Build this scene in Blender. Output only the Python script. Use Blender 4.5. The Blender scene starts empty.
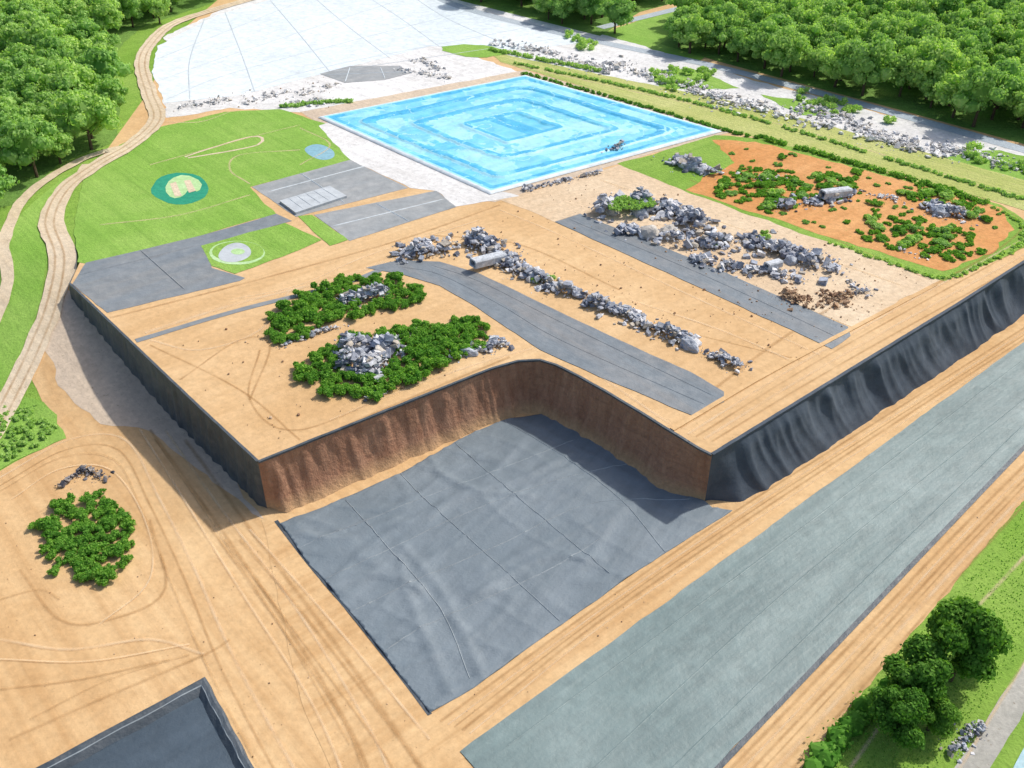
import bpy, bmesh, math, random
import numpy as np
from mathutils import Vector, noise
from mathutils.geometry import tessellate_polygon
random.seed(7); rng=np.random.default_rng(11)
sc=bpy.context.scene; COL=sc.collection
# ---------------------------------------------------------------- camera / survey
CH=60.0; F=968.0; PIT=math.atan(684/968.0); SP=math.sin(PIT); CP=math.cos(PIT); ZP=5.5
cam=bpy.data.cameras.new("camera"); co=bpy.data.objects.new("camera",cam); COL.objects.link(co)
cam.sensor_width=36; cam.lens=36*F/1024; cam.clip_end=6000; cam.clip_start=0.5
co.location=(0,0,CH); co.rotation_euler=(math.pi/2-PIT,0,0); sc.camera=co
def G(px,py,z=ZP):
    u=(px-512)/F; v=(py-384)/F
    t=(CH-z)/(SP+v*CP)
    return (u*t,(CP-v*SP)*t)
def G0(px,py): return G(px,py,0.0)
def PX(x,y,z):
    d=y*CP+(CH-z)*SP; up=y*SP-(CH-z)*CP
    return (512+F*x/d, 384-F*up/d)
def ss(t):
    t=min(1,max(0,t)); return t*t*(3-2*t)
def h(x,y):
    k=ss((x+20)/30); y0=76+(200-76)*k; y1=110+(280-110)*k
    return 5.453*ss((y-y0)/(y1-y0))
def GL(px,py):
    z=0.0
    for i in range(12):
        x,y=G(px,py,z); z=0.5*z+0.5*h(x,y)
    return G(px,py,z)
def inpoly(p,poly):
    x,y=p; c=False; j=len(poly)-1
    for i in range(len(poly)):
        xi,yi=poly[i]; xj,yj=poly[j]
        if (yi>y)!=(yj>y) and x<(xj-xi)*(y-yi)/(yj-yi)+xi: c=not c
        j=i
    return c
# ---------------------------------------------------------------- materials
def newmat(name):
    m=bpy.data.materials.new(name); m.use_nodes=True; nt=m.node_tree
    for n in list(nt.nodes): nt.nodes.remove(n)
    return m,nt,nt.nodes,nt.links
def nd(nt,t,**k):
    n=nt.nodes.new(t)
    for a,b in k.items(): setattr(n,a,b)
    return n
def ramp(nt,fac,p0,c0,p1,c1):
    r=nd(nt,'ShaderNodeValToRGB'); e=r.color_ramp.elements
    e[0].position=p0; e[0].color=(*c0,1); e[1].position=p1; e[1].color=(*c1,1)
    nt.links.new(fac,r.inputs[0]); return r.outputs[0]
def mixc(nt,fac,a,b,mode='MIX'):
    m=nd(nt,'ShaderNodeMix',data_type='RGBA',blend_type=mode)
    for s,v in ((m.inputs[0],fac),(m.inputs[6],a),(m.inputs[7],b)):
        if isinstance(v,(int,float)): s.default_value=v
        elif isinstance(v,tuple): s.default_value=(*v,1)
        else: nt.links.new(v,s)
    return m.outputs[2]
def noi(nt,vec,scale,detail=4,rough=.6):
    n=nd(nt,'ShaderNodeTexNoise'); n.inputs['Scale'].default_value=scale; n.inputs['Detail'].default_value=detail
    n.inputs['Roughness'].default_value=rough
    nt.links.new(vec,n.inputs['Vector']); return n.outputs[0]
W3=lambda a:(a,a,a)
def ground_mat(name,c1,c2,c3,ang=0.0,streak=.35,sc1=.06,fine=1.6,bump=.25,rough=.95,speck=.0,speckc=(.2,.15,.1),stx=.02,sty=.9,spec=.2,fa=.8):
    m,nt,N,L=newmat(name)
    geo=nd(nt,'ShaderNodeNewGeometry'); pos=geo.outputs['Position']
    mp=nd(nt,'ShaderNodeMapping'); mp.vector_type='TEXTURE'
    mp.inputs['Rotation'].default_value=(0,0,ang); mp.inputs['Scale'].default_value=(1/stx,1/sty,1)
    L.new(pos,mp.inputs[0])
    big=noi(nt,pos,sc1,6,.62); st=noi(nt,mp.outputs[0],1.0,5,.6); fi=noi(nt,pos,fine,6,.7); mid=noi(nt,pos,.35,5,.65)
    c=ramp(nt,big,.35,c1,.65,c2)
    f=ramp(nt,st,.42,W3(0),.68,W3(streak)); c=mixc(nt,f,c,c3)
    f=ramp(nt,mid,.5,W3(0),.75,W3(.45)); c=mixc(nt,f,c,c3)
    f=ramp(nt,fi,.25,W3(.72),.75,W3(1.22)); c=mixc(nt,fa,c,f,'MULTIPLY')
    if speck>0:
        s=noi(nt,pos,2.6,3,.8); f=ramp(nt,s,.66-.1*speck,W3(0),.72,W3(.8)); c=mixc(nt,f,c,speckc)
    b=nd(nt,'ShaderNodeBsdfPrincipled'); L.new(c,b.inputs['Base Color']); b.inputs['Roughness'].default_value=rough
    b.inputs['Specular IOR Level'].default_value=spec
    ad=nd(nt,'ShaderNodeMath',operation='ADD'); L.new(fi,ad.inputs[0]); L.new(st,ad.inputs[1])
    bm=nd(nt,'ShaderNodeBump'); bm.inputs['Strength'].default_value=bump; bm.inputs['Distance'].default_value=.5
    L.new(ad.outputs[0],bm.inputs['Height']); L.new(bm.outputs[0],b.inputs['Normal'])
    o=nd(nt,'ShaderNodeOutputMaterial'); L.new(b.outputs[0],o.inputs[0]); return m
AA=math.atan2(.64,.77); BB=math.atan2(.75,-.66)
M={}
sk=dict(speckc=(.34,.22,.11),bump=.16,fa=.6)
M['sandlow']=ground_mat('sand_low',(.59,.375,.18),(.70,.485,.26),(.47,.27,.115),ang=BB,streak=.6,sty=.7,speck=.05,**sk)
M['sandlane']=ground_mat('sand_lane',(.59,.375,.18),(.70,.485,.26),(.47,.27,.115),ang=AA,streak=.65,sty=.9,speck=.05,**sk)
M['sandtop']=ground_mat('sand_top',(.60,.385,.19),(.69,.48,.265),(.50,.31,.14),ang=AA,streak=.4,speck=.1,**sk)
M['sandpale']=ground_mat('sand_pale',(.63,.465,.30),(.71,.575,.41),(.52,.38,.24),ang=AA,streak=.3,speck=.4,speckc=(.36,.28,.19))
M['sandgrey']=ground_mat('sand_greyish',(.54,.44,.34),(.64,.52,.39),(.46,.37,.28),ang=BB,streak=.4,speck=.3)
M['road']=ground_mat('dirt_road',(.60,.49,.345),(.70,.59,.44),(.48,.36,.22),ang=BB,streak=.3,speck=.2)
M['asph']=ground_mat('grey_road',(.38,.44,.49),(.47,.52,.56),(.32,.37,.41),ang=-.75,streak=.3,fine=2)
M['greyroad']=ground_mat('worn_road',(.38,.37,.34),(.50,.48,.43),(.30,.30,.26),ang=AA,streak=.4,fine=2,speck=.4)
M['orange']=ground_mat('orange_soil',(.58,.26,.085),(.67,.36,.15),(.46,.21,.07),ang=AA,streak=.4,speck=.5,speckc=(.15,.22,.04))
M['grass']=ground_mat('grass',(.20,.36,.045),(.29,.44,.085),(.14,.28,.035),ang=AA,streak=.4,sc1=.05,fine=2.5,bump=.5,speck=.25,speckc=(.10,.20,.03))
M['grass2']=ground_mat('grass_lush',(.215,.40,.06),(.30,.47,.10),(.15,.31,.04),ang=BB,streak=.4,sc1=.07,fine=3,bump=.4)
M['verge']=ground_mat('verge',(.42,.45,.13),(.54,.54,.22),(.26,.36,.07),ang=-.75,streak=.5,sc1=.07,fine=2.5,bump=.5)
M['forest']=ground_mat('forest_floor',(.14,.27,.055),(.20,.34,.07),(.09,.18,.03),bump=.6)
M['pale']=ground_mat('pale_gravel',(.64,.63,.61),(.78,.775,.765),(.50,.48,.45),ang=-.75,streak=.3,fine=1.2,speck=.7,speckc=(.38,.37,.35))
M['white']=ground_mat('white_cover',(.63,.70,.735),(.73,.78,.80),(.58,.64,.665),ang=-.75,streak=.35,sc1=.04,fine=.8,bump=.12,speck=.1,speckc=(.45,.48,.48))
def liner(name,c1,c2,c3,ang,**k):
    a=dict(ang=ang,streak=.55,sc1=.07,fine=.7,bump=.22,rough=.5,stx=.05,sty=.5,spec=.4); a.update(k)
    return ground_mat(name,c1,c2,c3,**a)
M['linpit']=liner('liner_pit',(.155,.195,.225),(.215,.255,.285),(.125,.16,.185),AA+.3,bump=.25,streak=.65,fa=.5,rough=.6,spec=.35)
M['linstrip']=liner('liner_strip',(.16,.225,.222),(.225,.29,.285),(.12,.17,.172),AA,streak=.75)
M['lintop']=liner('liner_top',(.145,.175,.20),(.195,.225,.248),(.25,.235,.22),BB)
M['linleft']=liner('liner_left',(.165,.195,.22),(.225,.25,.27),(.27,.265,.25),AA)
M['lingrey']=liner('liner_grey',(.27,.29,.295),(.33,.345,.35),(.38,.375,.36),AA)
M['linlight']=liner('liner_light',(.48,.52,.54),(.55,.58,.60),(.42,.45,.47),AA)
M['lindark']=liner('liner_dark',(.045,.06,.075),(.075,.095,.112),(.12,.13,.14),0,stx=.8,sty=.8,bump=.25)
M['linnavy']=liner('liner_navy',(.06,.085,.11),(.08,.11,.14),(.045,.065,.085),AA)
M['linwall']=liner('liner_wall',(.055,.074,.10),(.09,.112,.14),(.042,.058,.08),0,stx=.5,sty=.5,bump=.15,rough=.72,spec=.22)
M['seam']=liner('liner_seam',(.25,.29,.31),(.30,.34,.36),(.20,.23,.25),0)
M['seampale']=liner('seam_pale',(.50,.56,.59),(.56,.61,.64),(.45,.50,.52),0)
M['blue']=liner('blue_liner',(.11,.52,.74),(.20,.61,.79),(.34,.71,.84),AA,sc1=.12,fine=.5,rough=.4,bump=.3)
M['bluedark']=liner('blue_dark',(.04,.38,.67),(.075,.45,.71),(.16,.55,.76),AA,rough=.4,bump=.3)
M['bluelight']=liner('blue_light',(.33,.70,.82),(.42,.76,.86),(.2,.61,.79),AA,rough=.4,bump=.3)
M['teal']=ground_mat('teal_green',(.02,.24,.15),(.03,.30,.19),(.05,.34,.18),bump=.2)
M['lime']=ground_mat('lime_green',(.36,.58,.24),(.50,.68,.38),(.28,.5,.15),bump=.2)
M['teawater']=ground_mat('pond_water',(.22,.42,.50),(.30,.50,.56),(.2,.4,.45),rough=.1,bump=.05,spec=.5)
def wallmat():
    m,nt,N,L=newmat('earth_wall'); geo=nd(nt,'ShaderNodeNewGeometry'); pos=geo.outputs['Position']
    mp=nd(nt,'ShaderNodeMapping'); mp.inputs['Scale'].default_value=(1,1,.12); L.new(pos,mp.inputs[0])
    m2=nd(nt,'ShaderNodeMapping'); m2.inputs['Scale'].default_value=(.12,.12,2.2); L.new(pos,m2.inputs[0])
    a=noi(nt,mp.outputs[0],1.1,5,.6); b2=noi(nt,pos,.3,5,.6); f=noi(nt,pos,2.5,5,.7); ly=noi(nt,m2.outputs[0],1.0,4,.6)
    c=ramp(nt,a,.3,(.28,.13,.07),.7,(.48,.27,.165)); c=mixc(nt,ramp(nt,b2,.4,W3(0),.7,W3(.6)),c,(.38,.19,.115))
    c=mixc(nt,ramp(nt,ly,.5,W3(0),.7,W3(.45)),c,(.24,.12,.075))
    sp=nd(nt,'ShaderNodeSeparateXYZ'); L.new(pos,sp.inputs[0])
    mr=nd(nt,'ShaderNodeMapRange'); mr.inputs[1].default_value=0; mr.inputs[2].default_value=1.4; mr.inputs[3].default_value=.85; mr.inputs[4].default_value=0
    L.new(sp.outputs[2],mr.inputs[0]); c=mixc(nt,mr.outputs[0],c,(.57,.37,.19))
    c=mixc(nt,.7,c,ramp(nt,f,.3,W3(.7),.7,W3(1.2)),'MULTIPLY')
    b=nd(nt,'ShaderNodeBsdfPrincipled'); L.new(c,b.inputs['Base Color']); b.inputs['Roughness'].default_value=.95
    ad=nd(nt,'ShaderNodeMath',operation='ADD'); L.new(a,ad.inputs[0]); L.new(f,ad.inputs[1])
    bm=nd(nt,'ShaderNodeBump'); bm.inputs['Strength'].default_value=.5; bm.inputs['Distance'].default_value=.4
    L.new(ad.outputs[0],bm.inputs['Height']); L.new(bm.outputs[0],b.inputs['Normal'])
    o=nd(nt,'ShaderNodeOutputMaterial'); L.new(b.outputs[0],o.inputs[0]); return m
M['earth']=wallmat()
def rockmat(name,cols):
    m,nt,N,L=newmat(name); geo=nd(nt,'ShaderNodeNewGeometry')
    r=nd(nt,'ShaderNodeValToRGB'); r.color_ramp.interpolation='CONSTANT'; e=r.color_ramp.elements; n=len(cols)
    e[0].position=0; e[0].color=(*cols[0],1); e[1].position=(n-1)/n; e[1].color=(*cols[-1],1)
    for i in range(1,n-1): x=e.new(i/n); x.color=(*cols[i],1)
    L.new(geo.outputs['Random Per Island'],r.inputs[0])
    f=noi(nt,geo.outputs['Position'],2.2,5,.7); c=mixc(nt,.9,r.outputs[0],ramp(nt,f,.3,W3(.6),.7,W3(1.3)),'MULTIPLY')
    b=nd(nt,'ShaderNodeBsdfPrincipled'); L.new(c,b.inputs['Base Color']); b.inputs['Roughness'].default_value=.85
    bm=nd(nt,'ShaderNodeBump'); bm.inputs['Strength'].default_value=.5; bm.inputs['Distance'].default_value=.2
    L.new(f,bm.inputs['Height']); L.new(bm.outputs[0],b.inputs['Normal'])
    o=nd(nt,'ShaderNodeOutputMaterial'); L.new(b.outputs[0],o.inputs[0]); return m
M['rock']=rockmat('grey_rock',[(.14,.15,.19),(.38,.39,.43),(.24,.26,.31),(.62,.62,.64),(.30,.33,.39),(.45,.40,.33),(.50,.51,.54),(.70,.70,.71),(.34,.38,.46),(.40,.42,.46)])
M['rockpale']=rockmat('pale_rock',[(.60,.59,.58),(.78,.77,.76),(.46,.45,.44),(.70,.69,.68),(.82,.81,.80),(.54,.50,.44)])
M['rockbrown']=rockmat('brown_rock',[(.25,.14,.08),(.42,.26,.15),(.55,.40,.26),(.35,.22,.13)])
M['rockdark']=rockmat('dark_rock',[(.05,.05,.065),(.12,.12,.14),(.34,.30,.26),(.2,.19,.2)])
M['boulder']=rockmat('blue_boulder',[(.28,.33,.38),(.36,.40,.46),(.5,.53,.57),(.42,.45,.5)])
def leafmat(name,ca,cb,cc,tl=.4):
    m,nt,N,L=newmat(name); geo=nd(nt,'ShaderNodeNewGeometry'); oi=nd(nt,'ShaderNodeObjectInfo')
    r=nd(nt,'ShaderNodeValToRGB'); e=r.color_ramp.elements; e[0].position=0; e[0].color=(*ca,1); e[1].position=1; e[1].color=(*cc,1)
    x=e.new(.55); x.color=(*cb,1); L.new(geo.outputs['Random Per Island'],r.inputs[0])
    t=ramp(nt,oi.outputs['Random'],0,(.80,.88,.85),1,(1.25,1.14,1.1)); c=mixc(nt,1.0,r.outputs[0],t,'MULTIPLY')
    d=nd(nt,'ShaderNodeBsdfDiffuse'); L.new(c,d.inputs[0]); tr=nd(nt,'ShaderNodeBsdfTranslucent')
    c2=mixc(nt,1.0,c,(1.25,1.35,.6),'MULTIPLY'); L.new(c2,tr.inputs[0])
    mx=nd(nt,'ShaderNodeMixShader'); mx.inputs[0].default_value=tl; L.new(d.outputs[0],mx.inputs[1]); L.new(tr.outputs[0],mx.inputs[2])
    o=nd(nt,'ShaderNodeOutputMaterial'); L.new(mx.outputs[0],o.inputs[0]); return m
M['leaf']=leafmat('tree_leaf',(.24,.42,.12),(.36,.57,.17),(.50,.68,.25))  # greens lightened to stand in for pale distance haze over the wood
M['leafd']=leafmat('shrub_leaf',(.09,.25,.035),(.17,.38,.06),(.28,.50,.10))
M['leafn']=leafmat('dark_tree_leaf',(.07,.18,.03),(.13,.29,.05),(.22,.41,.08))
M['bark']=ground_mat('bark',(.10,.07,.045),(.15,.11,.07),(.06,.04,.03),bump=.6)
def trackmat(name,col,amt):
    m,nt,N,L=newmat(name); uv=nd(nt,'ShaderNodeUVMap'); sp=nd(nt,'ShaderNodeSeparateXYZ'); L.new(uv.outputs[0],sp.inputs[0])
    a=nd(nt,'ShaderNodeMath',operation='PINGPONG'); a.inputs[1].default_value=.5; L.new(sp.outputs[1],a.inputs[0])
    mr=nd(nt,'ShaderNodeMapRange'); mr.interpolation_type='SMOOTHSTEP'; mr.inputs[1].default_value=.02; mr.inputs[2].default_value=.48; L.new(a.outputs[0],mr.inputs[0])
    geo=nd(nt,'ShaderNodeNewGeometry'); n=noi(nt,geo.outputs['Position'],.22,6,.75)
    r=ramp(nt,n,.28,W3(0.05),.7,W3(amt)); mu=nd(nt,'ShaderNodeMath',operation='MULTIPLY'); L.new(mr.outputs[0],mu.inputs[0]); L.new(r,mu.inputs[1])
    d=nd(nt,'ShaderNodeBsdfDiffuse'); d.inputs[0].default_value=(*col,1); t=nd(nt,'ShaderNodeBsdfTransparent')
    mx=nd(nt,'ShaderNodeMixShader'); L.new(mu.outputs[0],mx.inputs[0]); L.new(t.outputs[0],mx.inputs[1]); L.new(d.outputs[0],mx.inputs[2])
    o=nd(nt,'ShaderNodeOutputMaterial'); L.new(mx.outputs[0],o.inputs[0]); return m
M['trackd']=trackmat('track_dark',(.44,.26,.11),.5)
M['trackl']=trackmat('track_light',(.80,.62,.40),.7)
# ---------------------------------------------------------------- builders
def finish(name,me,mats,label=None,cat=None,kind=None,group=None,parent=None):
    o=bpy.data.objects.new(name,me); COL.objects.link(o)
    mats=mats if isinstance(mats,list) else [mats]
    for m in mats:
        if len(me.materials)<len(mats): me.materials.append(m)
    if label: o["label"]=label
    if cat: o["category"]=cat
    if kind: o["kind"]=kind
    if group: o["group"]=group
    if parent: o.parent=parent
    return o
def rough_outline(pts,j,step=1.2,closed=True):
    if j<=0: return pts
    out=[]; n=len(pts)
    for i in range(n if closed else n-1):
        a=Vector(pts[i]); b=Vector(pts[(i+1)%n]); d=b-a; L=d.length
        if L>400: out.append(tuple(a)); continue
        k=max(1,int(L/step)); nn=Vector((-d.y,d.x)).normalized()
        for s in range(k):
            p=a+d*(s/k); q=noise.noise(Vector((p.x*.35,p.y*.35,3)))+.5*noise.noise(Vector((p.x*1.3,p.y*1.3,9)))
            out.append(tuple(p+nn*q*j))
    return out
def smooth(pts,it=2):
    for _ in range(it):
        o=[]
        for i in range(len(pts)):
            a=pts[i]; b=pts[(i+1)%len(pts)]
            o+= [(a[0]*.75+b[0]*.25,a[1]*.75+b[1]*.25),(a[0]*.25+b[0]*.75,a[1]*.25+b[1]*.75)]
        pts=o
    return pts
def tri_bm(pts):
    bm=bmesh.new(); vs=[bm.verts.new((p[0],p[1],0)) for p in pts]
    for t in tessellate_polygon([[Vector((p[0],p[1],0)) for p in pts]]):
        try: bm.faces.new([vs[i] for i in t])
        except ValueError: pass
    return bm
def poly_bm(pts,off,low=False,z=None):
    bm=tri_bm(pts)
    if low:
        ys=[p[1] for p in pts]
        for yy in range(75,112):
            if min(ys)<yy<max(ys):
                bmesh.ops.bisect_plane(bm,geom=bm.verts[:]+bm.edges[:]+bm.faces[:],plane_co=(0,yy,0),plane_no=(0,1,0))
    for v in bm.verts: v.co.z=(h(v.co.x,v.co.y) if low else (ZP if z is None else z))+off
    for f in bm.faces:
        f.normal_update()
        if f.normal.z<0: f.normal_flip()
    return bm
def add_thick(bm,t):
    bd=[e for e in bm.edges if len(e.link_faces)==1]
    r=bmesh.ops.extrude_edge_only(bm,edges=bd)
    for v in [g for g in r['geom'] if isinstance(g,bmesh.types.BMVert)]: v.co.z-=t
def add_ridge(bm,path,w,hh,z,mi=0,low=False,zf=None):
    prev=None; P=resample(path,.8 if zf is None else .3)
    for i,p in enumerate(P):
        a=P[max(0,i-1)]; b=P[min(len(P)-1,i+1)]; d=Vector((b[0]-a[0],b[1]-a[1])); 
        if d.length<1e-6: continue
        n=Vector((-d.y,d.x)).normalized()*w/2; zz=(zf(*p) if zf else (h(*p) if low else 0))+z
        tap=1.0 if 0<i<len(P)-1 else .1
        cur=[bm.verts.new((p[0]+n.x*tap,p[1]+n.y*tap,zz-(.05 if zf else 0))),bm.verts.new((p[0],p[1],zz+hh*tap)),bm.verts.new((p[0]-n.x*tap,p[1]-n.y*tap,zz-(.05 if zf else 0)))]
        if prev:
            for k in range(2):
                f=bm.faces.new((prev[k],prev[k+1],cur[k+1],cur[k])); f.material_index=mi
        prev=cur
def resample(path,step):
    P=[Vector(p) for p in path]
    if len(P)>2:
        Q=[]; E=[P[0]*2-P[1]]+P+[P[-1]*2-P[-2]]
        for i in range(1,len(E)-2):
            p0,p1,p2,p3=E[i-1:i+3]
            k=max(2,int((p2-p1).length/step))
            for s in range(k):
                t=s/k
                Q.append(.5*((2*p1)+(p2-p0)*t+(2*p0-5*p1+4*p2-p3)*t*t+(3*p1-p0-3*p2+p3)*t**3))
        Q.append(P[-1]); return [tuple(q) for q in Q]
    k=max(1,int((P[1]-P[0]).length/step)); return [tuple(P[0].lerp(P[1],s/k)) for s in range(k+1)]
def bm_obj(bm,name,mats,**k):
    me=bpy.data.meshes.new(name); bm.to_mesh(me); bm.free(); return finish(name,me,mats,**k)
def sheet(name,pts,mat,off,low=False,j=0.0,sm=0,thick=0,kind='structure',ridges=None,rw=.22,rh=.07,ridmat=None,z=None,**k):
    if sm: pts=smooth(pts,sm)
    pts=rough_outline(pts,j)
    bm=poly_bm(pts,off,low,z)
    if thick: add_thick(bm,thick)
    for r in ridges or []:
        add_ridge(bm,r,rw,rh,(0 if low else (ZP if z is None else z))+off+.004,1 if ridmat else 0,low)
    return bm_obj(bm,name,[mat]+([ridmat] if ridmat else []),kind=kind,**k)
def ribbon(name,path,w,mat,off,low=False,z=None,j=0.0,kind='structure',step=1.0,w1=None,**k):
    P=resample(path,step); n=len(P); V=[];UV=[]; s=0
    for i,p in enumerate(P):
        a=P[max(0,i-1)]; b=P[min(n-1,i+1)]; d=Vector((b[0]-a[0],b[1]-a[1]));
        nn=Vector((-d.y,d.x)).normalized() if d.length>0 else Vector((1,0))
        ww=w if w1 is None else w+(w1-w)*i/(n-1)
        for sd in (1,-1):
            q=noise.noise(Vector((p[0]*.4,p[1]*.4,sd*5)))*j
            x=p[0]+nn.x*sd*(ww/2+q); y=p[1]+nn.y*sd*(ww/2+q)
            V.append((x,y,(h(x,y) if low else (ZP if z is None else z))+off))
        UV.append(s); s+=step
    Fc=[(2*i,2*i+1,2*i+3,2*i+2) for i in range(n-1)]
    me=bpy.data.meshes.new(name); me.from_pydata(V,[],Fc); uv=me.uv_layers.new(name='UVMap')
    for l in me.loops:
        vi=l.vertex_index; uv.data[l.index].uv=(UV[vi//2],float(vi%2))
    return finish(name,me,mat,kind=kind,**k)
g5=lambda L:[G(*p) for p in L]
g0=lambda L:[G0(*p) for p in L]
gl=lambda L:[GL(*p) for p in L]
# ---------------------------------------------------------------- base ground
xs=[-3000,-800,-300,-150,-100,-70,-50,-35,-25,-20,-16,-12,-8,-4,0,5,10,30,60,100,160,240,320,500,1000,3000]
ys=[-500,-100,0,40,60]+list(range(75,112))+[120,140,160,180]+list(range(200,290,8))+[330,500,1000,2000,4500]
V=[(x,y,h(x,y)) for y in ys for x in xs]; nx=len(xs)
Fc=[(j*nx+i,j*nx+i+1,(j+1)*nx+i+1,(j+1)*nx+i) for j in range(len(ys)-1) for i in range(nx-1)]
me=bpy.data.meshes.new('ground'); me.from_pydata(V,[],Fc); finish('ground',me,M['grass'],kind='structure')
# plateau
notch=[(258,462),(320,437),(385,411),(450,385),(490,369),(518,361),(540,360),(556,365),(580,377),(605,391),(640,412),(672,432),(700,449),(712,455)]
right=[(712,455),(800,401),(880,352),(960,303),(1024,262),(1120,203)]
left=[(258,462),(200,408),(135,346),(70,284)]
plat=g5(notch)+g5(right)[1:]+[(300,270),(300,330),(-60,330)]+g5([(170,40),(150,90),(85,180),(76,215),(80,262),(70,284),(135,346),(200,408)])
sheet('terrain',plat,M['sandtop'],0.0)
# low sand
sheet('ground',[G0(660,935),G0(800,768),G0(905,640),G0(1024,500),G0(1150,365),(95,128),(60,106),(20,72),(3,85),(-17,72),(-21.5,70),(-24.5,73),(-47,101)]+gl([(66,285),(45,325),(27,365),(40,398),(66,438),(30,455),(0,470),(-120,520),(-250,700),(-200,935)]),M['sandlow'],.02,low=True,j=.3)
sheet('ground',g0([(262,520),(275,522),(430,716),(735,506),(1024,320),(1150,238),(1150,262),(1024,350),(460,762),(560,900),(400,935),(300,700)]),M['sandlane'],.04,z=0,j=.2)
sheet('ground',g0([(722,766),(1024,452),(1150,325),(1150,365),(1024,498),(800,768),(690,900),(600,900)]),M['sandlane'],.044,z=0,j=.3)
sheet('ground',gl([(68,290),(52,320),(45,350),(60,385),(100,425),(150,430),(262,520),(200,430),(120,340)]),M['sandgrey'],.035,low=True,j=.4)  # greyer patch: the wall's cast shadow put into the sand colour
# left roads
lroad=[(300,-14),(215,10),(172,25),(150,45),(142,65),(150,95),(157,120),(132,145),(98,165),(65,190),(50,222),(60,258),(52,305),(32,355),(10,400),(-25,460)]
ribbon('road',gl(lroad),2.6,M['road'],.17,low=True,j=.3)
ribbon('road',gl([(135,146),(95,155),(50,178),(20,205),(4,245),(8,280),(-8,330)]),1.5,M['road'],.16,low=True,j=.25)
ribbon('path',gl([(86,165),(68,195),(60,222),(72,255),(70,285)]),1.1,M['road'],.15,low=True,j=.2)
for o in (-.55,.55):
    ribbon('path',[(p[0]+o,p[1]) for p in gl(lroad)],.5,M['trackd'],.19+.01*o,low=True)
sheet('grass_verge',gl([(98,160),(60,185),(40,225),(48,258),(40,310),(15,370),(-30,430),(-60,330),(0,255),(20,215),(60,180)]),M['grass2'],.03,low=True,j=.4)
sheet('grass_patch',gl([(-20,415),(20,398),(45,402),(66,438),(30,455),(-20,478)]),M['grass2'],.05,low=True,j=.6)
tr=[([(0,478),(70,440),(125,440),(160,500),(195,570),(235,660),(300,780)],.5),([(0,486),(66,450),(118,450),(150,505),(185,580),(222,670),(285,790)],.4),
([(150,430),(200,500),(270,600),(345,720),(380,800)],.6),([(165,430),(222,510),(290,600),(365,720),(400,800)],.45),([(185,440),(262,545),(340,650),(430,780)],.7),
([(20,570),(60,620),(110,620),(165,590),(150,520)],.5),([(0,640),(70,650),(150,640),(205,655)],.5),([(0,690),(80,680),(170,660)],.4),([(240,540),(300,610),(400,740),(440,800)],.5),([(250,530),(330,620),(430,740)],.4),
([(0,600),(40,590),(60,600)],.4),([(10,740),(100,700),(205,655),(230,640)],.5),([(140,430),(178,490),(240,590),(310,700),(350,790)],.4),([(205,520),(262,600),(340,715),(370,790)],.4),([(225,540),(290,625),(375,740),(410,800)],.3),
([(12,500),(60,470),(110,470),(145,520),(150,580),(100,625)],.3),([(30,720),(110,680),(190,655)],.3),([(155,440),(210,520),(280,625),(350,745)],.25),([(0,660),(90,662),(190,645)],.25),([(0,492),(62,458),(114,460),(142,510),(172,585),(210,672),(270,790)],.25)]
for i,(p,w) in enumerate(tr):
    ribbon('path',g0(p),w*.95,M['trackd' if i%3 else 'trackl'],.06+.004*i,z=0,step=.7)
for i,(o,w,c) in enumerate([(0,.5,'d'),(8,.35,'l'),(14,.3,'d'),(22,.5,'d'),(30,.35,'l')]):
    ribbon('path',g0([(440+o,722+o*.4),(600,605+o*.75),(735,512+o*.75),(880,420+o*.6),(1040,318+o*.5)]),w*.8,M['track'+c],.06+.004*i,z=0)
for i,(o,w,c) in enumerate([(0,.6,'d'),(12,.4,'l'),(22,.5,'d'),(33,.3,'d'),(45,.7,'l'),(62,.5,'d')]):
    ribbon('path',g0([(725+o,775),(860,635+o*.9),(950,540+o*.75),(1040,450+o*.6)]),w*.8,M['track'+c],.06+.004*i,z=0)
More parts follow.
